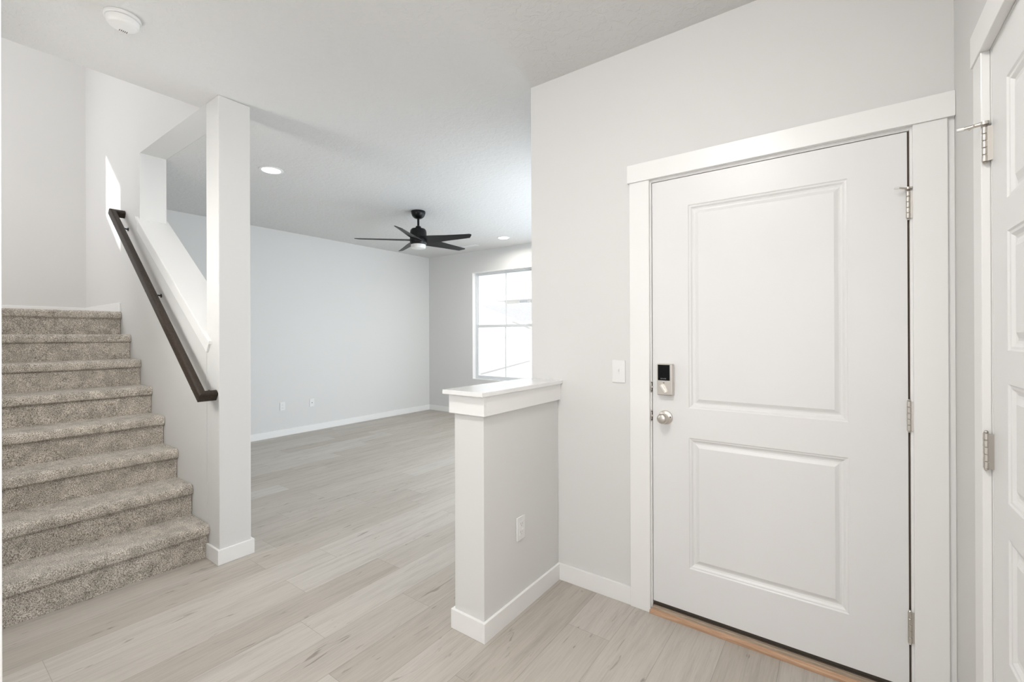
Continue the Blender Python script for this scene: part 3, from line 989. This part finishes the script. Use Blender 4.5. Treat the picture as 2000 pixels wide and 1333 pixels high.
plate_group('light_switch', 0, 0, 'white toggle light switch left of the front door', 'light switch', None, 'switch',
            lambda u, v, d: (-0.9165 + u, yD - d, 1.166 + v))
plate_group('wall_outlet', 0, 0, 'white duplex outlet low on the half wall', 'outlet', None, 'outlet',
            lambda u, v, d: (xH + d, 1.817 + u, 0.408 + v))
plate_group('wall_outlet', 0, 0, 'white duplex outlet on living room wall, left of the cable jack plate', 'outlet', None, 'outlet',
            lambda u, v, d: (xW + d, 3.133 + u, 0.402 + v))
plate_group('cable_jack_plate', 0, 0, 'white wall plate with one small cable jack, right of living room outlet', 'wall plate', None, 'jack',
            lambda u, v, d: (xW + d, 3.555 + u, 0.402 + v))

# smoke detector
cx_, cy_ = -2.603, 0.616
sm_ = empty('smoke_detector', (cx_, cy_, H), 'round white smoke detector on the foyer ceiling', 'smoke detector')
MB().lathe([(0.066, H - 0.0005), (0.067, H - 0.006), (0.066, H - 0.013), (0.062, H - 0.015), (0.0595, H - 0.015)], cx_, cy_, 56).build('mounting_base', 'plastic_white', sm_)
MB().lathe([(0.0605, H - 0.0162), (0.0608, H - 0.022), (0.058, H - 0.034), (0.052, H - 0.0405), (0.046, H - 0.0425), (0.001, H - 0.043)], cx_, cy_, 56).build('cover', 'plastic_white', sm_)
MB().lathe([(0.0570, H - 0.0145), (0.0570, H - 0.0165)], cx_, cy_, 40).build('vent_gap', 'plastic_grey', sm_)
mb = MB()
for i in range(5):
    mb.box(cx_ - 0.044, cx_ - 0.030, cy_ - 0.003 + i * 0.0065, cy_ - 0.0005 + i * 0.0065, H - 0.0436, H - 0.0415)
mb.build('sounder_grille', 'weather_strip', sm_)
MB().lathe([(0.006, H - 0.0425), (0.006, H - 0.0435)], cx_ + 0.018, cy_ + 0.018, 16).build('test_button', 'plastic_white', sm_)


# recessed downlights
def downlight(x, y, label, group, power):
    r = empty('recessed_downlight', (x, y, H), label, 'ceiling light', group)
    MB().lathe([(0.095, H - 0.0005), (0.094, H - 0.004), (0.080, H - 0.006), (0.074, H - 0.005)], x, y, 48).build('trim_ring', 'plastic_white', r)
    MB().lathe([(0.073, H - 0.0052), (0.073, H - 0.0072), (0.060, H - 0.0085), (0.001, H - 0.009)], x, y, 48).build('lens', 'lamp_lens', r)
    area('lamp', (x, y, H - 0.012), (0, 0, -1), 0.14, 0.14, power, WARM, 'DISK', 170)
    return r

downlight(-3.965, 1.935, 'lit recessed downlight in the living room ceiling, just right of the column top', None, LP['down_a'])
downlight(-3.985, 5.280, 'lit recessed downlight near the far wall, right of the fan', None, LP['down_b'])
downlight(-0.55, -2.20, 'lit recessed downlight added to brighten the foyer, behind the camera', None, LP['down_c'])  # unseen downlight added for foyer brightness

# flush dome lamp added above the frame to brighten the foyer
dm = empty('fill_dome_lamp', (-0.60, 0.38, H), 'round flush ceiling lamp added to light the foyer, above the frame', 'ceiling light')
MB().lathe([(0.17, H - 0.0005), (0.175, H - 0.02), (0.165, H - 0.03)], -0.60, 0.38, 56).build('fill_base', 'nickel', dm)
dl = MB().lathe([(0.160, H - 0.030), (0.155, H - 0.055), (0.125, H - 0.085), (0.07, H - 0.100), (0.001, H - 0.105)], -0.60, 0.38, 56).build('fill_shade', 'dome_fill_glass', dm)
# unseen ceiling lamp added to brighten the stairwell
ul_ = empty('fill_stair_lamp', (-4.15, 0.62, ZT), 'round flush lamp added on the stairwell ceiling to light the stairs', 'ceiling light')
MB().lathe([(0.17, ZT - 0.0005), (0.175, ZT - 0.02), (0.165, ZT - 0.03)], -4.15, 0.62, 56).build('fill_base', 'nickel', ul_)
MB().lathe([(0.160, ZT - 0.030), (0.155, ZT - 0.055), (0.125, ZT - 0.085), (0.07, ZT - 0.100), (0.001, ZT - 0.105)], -4.15, 0.62, 56).build('fill_shade', 'stair_fill_glass', ul_)

# unseen wall lamp added left of the stairs to brighten them
for sx0, sz0, lb in ((-3.12, 1.75, 'frosted wall lamp added to light the lower steps, outside the frame'),):
    sc_ = empty('fill_wall_lamp', (sx0, yL1, sz0), lb, 'added wall lamp')
    MB().box(sx0 - 0.05, sx0 + 0.05, yL1 + 0.0005, yL1 + 0.015, sz0 - 0.10, sz0 + 0.10).build('back_plate', 'nickel', sc_, bevel=0.003)
    MB().box(sx0 - 0.09, sx0 + 0.09, yL1 + 0.015, yL1 + 0.075, sz0 - 0.17, sz0 + 0.17).build('fill_shade', 'wall_fill_glass', sc_, bevel=0.02, segs=4)

downlight(-2.35, 0.40, 'lit recessed downlight added to light the steps, between camera and column', None, LP['down_d'])  # unseen downlight added for the lower steps and column
# ceiling register
vr = empty('ceiling_vent', (-4.79, 5.43, H), 'white ceiling vent between fan and far wall', 'vent')
mb = MB()
vx0, vx1, vy0, vy1 = -4.955, -4.625, 5.375, 5.485
mb.box(vx0, vx1, vy0, vy0 + 0.02, H - 0.006, H - 0.0005); mb.box(vx0, vx1, vy1 - 0.02, vy1, H - 0.006, H - 0.0005)
mb.box(vx0, vx0 + 0.02, vy0 + 0.02, vy1 - 0.02, H - 0.006, H - 0.0005); mb.box(vx1 - 0.02, vx1, vy0 + 0.02, vy1 - 0.02, H - 0.006, H - 0.0005)
mb.build('frame', 'plastic_white', vr)
MB().box(vx0 + 0.02, vx1 - 0.02, vy0 + 0.02, vy1 - 0.02, H - 0.002, H - 0.0005).build('backing', 'plastic_grey', vr)
mb = MB()
for i in range(14):
    xx = vx0 + 0.03 + i * 0.0205
    mb.box(xx, xx + 0.007, vy0 + 0.02, vy1 - 0.02, H - 0.0055, H - 0.002)
mb.build('louvres', 'plastic_white', vr)

# ------------------------------------------------------------------ ceiling fan
fx, fy = -3.930, 3.580
fan = empty('ceiling_fan', (fx, fy, H), 'black five-blade ceiling fan with a round frosted light', 'ceiling fan')
MB().lathe([(0.080, H - 0.0005), (0.082, H - 0.010), (0.079, H - 0.030), (0.068, H - 0.058), (0.050, H - 0.076), (0.028, H - 0.086), (0.012, H - 0.088)], fx, fy, 48).build('canopy', 'fan_black', fan)
MB().lathe([(0.0125, H - 0.080), (0.0125, H - 0.205)], fx, fy, 24).build('downrod', 'fan_black', fan)
MB().lathe([(0.020, H - 0.170), (0.030, H - 0.176), (0.034, H - 0.205), (0.040, H - 0.208)], fx, fy, 32).build('coupling', 'fan_black', fan)
ZB = 2.455
MB().lathe([(0.050, H - 0.200), (0.078, H - 0.205), (0.090, H - 0.222), (0.094, H - 0.250), (0.096, 2.47), (0.096, 2.425), (0.092, 2.412), (0.086, 2.402)], fx, fy, 56).build('motor_housing', 'fan_black', fan)
MB().lathe([(0.0840, 2.4025), (0.0840, 2.375), (0.0780, 2.361), (0.050, 2.354), (0.001, 2.352)], fx, fy, 56).build('light_lens', 'frosted_glass', fan)['label'] = 'round white frosted light'
phi = math.radians(17)
blade0 = None
for k in range(5):
    ang = math.radians(12.5 + 72 * k)
    ad = Vector((math.cos(ang), math.sin(ang), 0))
    cd = Vector((-math.sin(ang) * math.cos(phi), math.cos(ang) * math.cos(phi), -math.sin(phi)))
    nn = ad.cross(cd)
    # outline in (r, c): broad at the root, tapering, with an angled tip
    lead = [(0.080, 0.084), (0.14, 0.083), (0.25, 0.074), (0.40, 0.059), (0.55, 0.049), (0.655, 0.040)]
    trail = [(0.700, -0.012), (0.705, -0.026), (0.690, -0.038), (0.55, -0.046), (0.40, -0.056), (0.25, -0.072), (0.14, -0.082), (0.080, -0.084)]
    out_ = lead + trail
    vs = []
    for s in (0.003, -0.003):
        for r_, c_ in out_:
            p = Vector((fx, fy, ZB)) + ad * r_ + cd * c_ + nn * s + Vector((0, 0, -0.012 * (r_ / 0.7)))
            vs.append(p)
    n = len(out_)
    fs = [tuple(range(n)), tuple(range(n, 2 * n))[::-1]] + [(i, i + n, (i + 1) % n + n, (i + 1) % n) for i in range(n)]
    MB().add(vs, fs).build('blade', 'fan_blade_black', fan, bevel=0.0015)

# ------------------------------------------------------------------ outdoors beyond the window
GZ = -0.75
struct(MB().box(-60, 30, 6.2, 90, GZ - 0.2, GZ), 'ground', 'concrete', 'pale ground and driveway outside the window', 'ground')
MB_ = MB().add([(-15.9, 18.6, GZ + 0.002), (-15.6, 18.4, GZ + 0.002), (-21.9, 33, GZ + 0.002), (-22.3, 33.2, GZ + 0.002)], [(0, 1, 2, 3)])
MB_ = MB().add([(-15.90, 18.9, GZ), (-15.76, 18.75, GZ), (-20.8, 31.2, GZ), (-21.1, 31.4, GZ), (-15.90, 18.9, GZ + 0.08), (-15.76, 18.75, GZ + 0.08), (-20.8, 31.2, GZ + 0.08), (-21.1, 31.4, GZ + 0.08)],
               [(0, 1, 2, 3), (4, 5, 6, 7), (0, 1, 5, 4), (1, 2, 6, 5), (2, 3, 7, 6), (3, 0, 4, 7)])
tag(MB_.build('curb', 'curb_grey'), 'faint grey kerb line crossing the driveway outside', 'kerb')

ga = empty('garage', (-15.0, 33.0, GZ), 'pale neighbouring garage seen through the lower window panes', 'garage')
gy = 32.0
MB().box(-30.0, -17.0, gy + 0.1, gy + 9, GZ, 2.6).build('wall', 'siding', ga)
gd = MB().box(-27.2, -21.0, gy + 0.02, gy + 0.10, GZ, 2.0).build('garage_door', 'garage_door_paint', ga)
for i in range(6):
    a = -26.75 + i * 1.17
    MB().box(a, a + 0.80, gy - 0.01, gy + 0.02, 1.12, 1.44).build('pane', 'pane_dark', gd)
mb = MB()
# roof slope falling to the right: ridge on the left, thick slab
zr = lambda x: 4.15 + (x + 26.6) * (-0.345)
pl = [(-33.0, 2.0), (-26.6, 4.15), (-19.0, zr(-19.0)), (-19.0, zr(-19.0) - 0.2), (-26.6, 3.93), (-33.0, 1.8)]
mb.prism_y([(p[0], p[1]) for p in pl], gy - 0.5, gy - 0.3)
mb.build('rake_board', 'house_trim', ga)
mb = MB().add([(-26.6, gy - 0.3, 4.10), (-19.0, gy - 0.3, zr(-19.0)), (-19.0, gy + 9, zr(-19) + 1.6), (-26.6, gy + 9, 4.9),
               (-26.6, gy - 0.3, 3.9), (-19.0, gy - 0.3, zr(-19.0) - .2), (-19.0, gy + 9, zr(-19) + 1.4), (-26.6, gy + 9, 4.7)],
              [(0, 1, 2, 3), (4, 7, 6, 5), (0, 4, 5, 1), (1, 5, 6, 2), (2, 6, 7, 3), (3, 7, 4, 0)])
mb.build('roof', 'shingles', ga)

ho = empty('house', (-30.0, 50.0, GZ), 'pale two-storey house behind the garage roof', 'house')
hy = 48.0
s = hy / 32.0
MB().box(-36.0, -24.0, hy, hy + 10, GZ, 6.2).build('wall', 'siding', ho)
mb = MB().add([(-37.2, hy - 0.6, 6.0), (-22.0, hy - 0.6, 6.0), (-22.0, hy + 11, 6.0), (-37.2, hy + 11, 6.0), (-33.2, hy + 4, 9.4), (-26.0, hy + 4, 9.4)],
              [(0, 3, 2, 1), (0, 1, 5, 4), (2, 3, 4, 5), (0, 4, 3), (1, 2, 5)])
mb.build('roof', 'shingles', ho)
for a in (-33.6, -31.9):
    f_ = MB().box(a - 0.08, a + 1.28, hy - 0.06, hy, 4.5, 6.0).build('window', 'house_trim', ho)
    MB().box(a, a + 1.2, hy - 0.09, hy - 0.06, 4.6, 5.9).build('pane', 'pane_dark', f_)
bpy.context.view_layer.update()
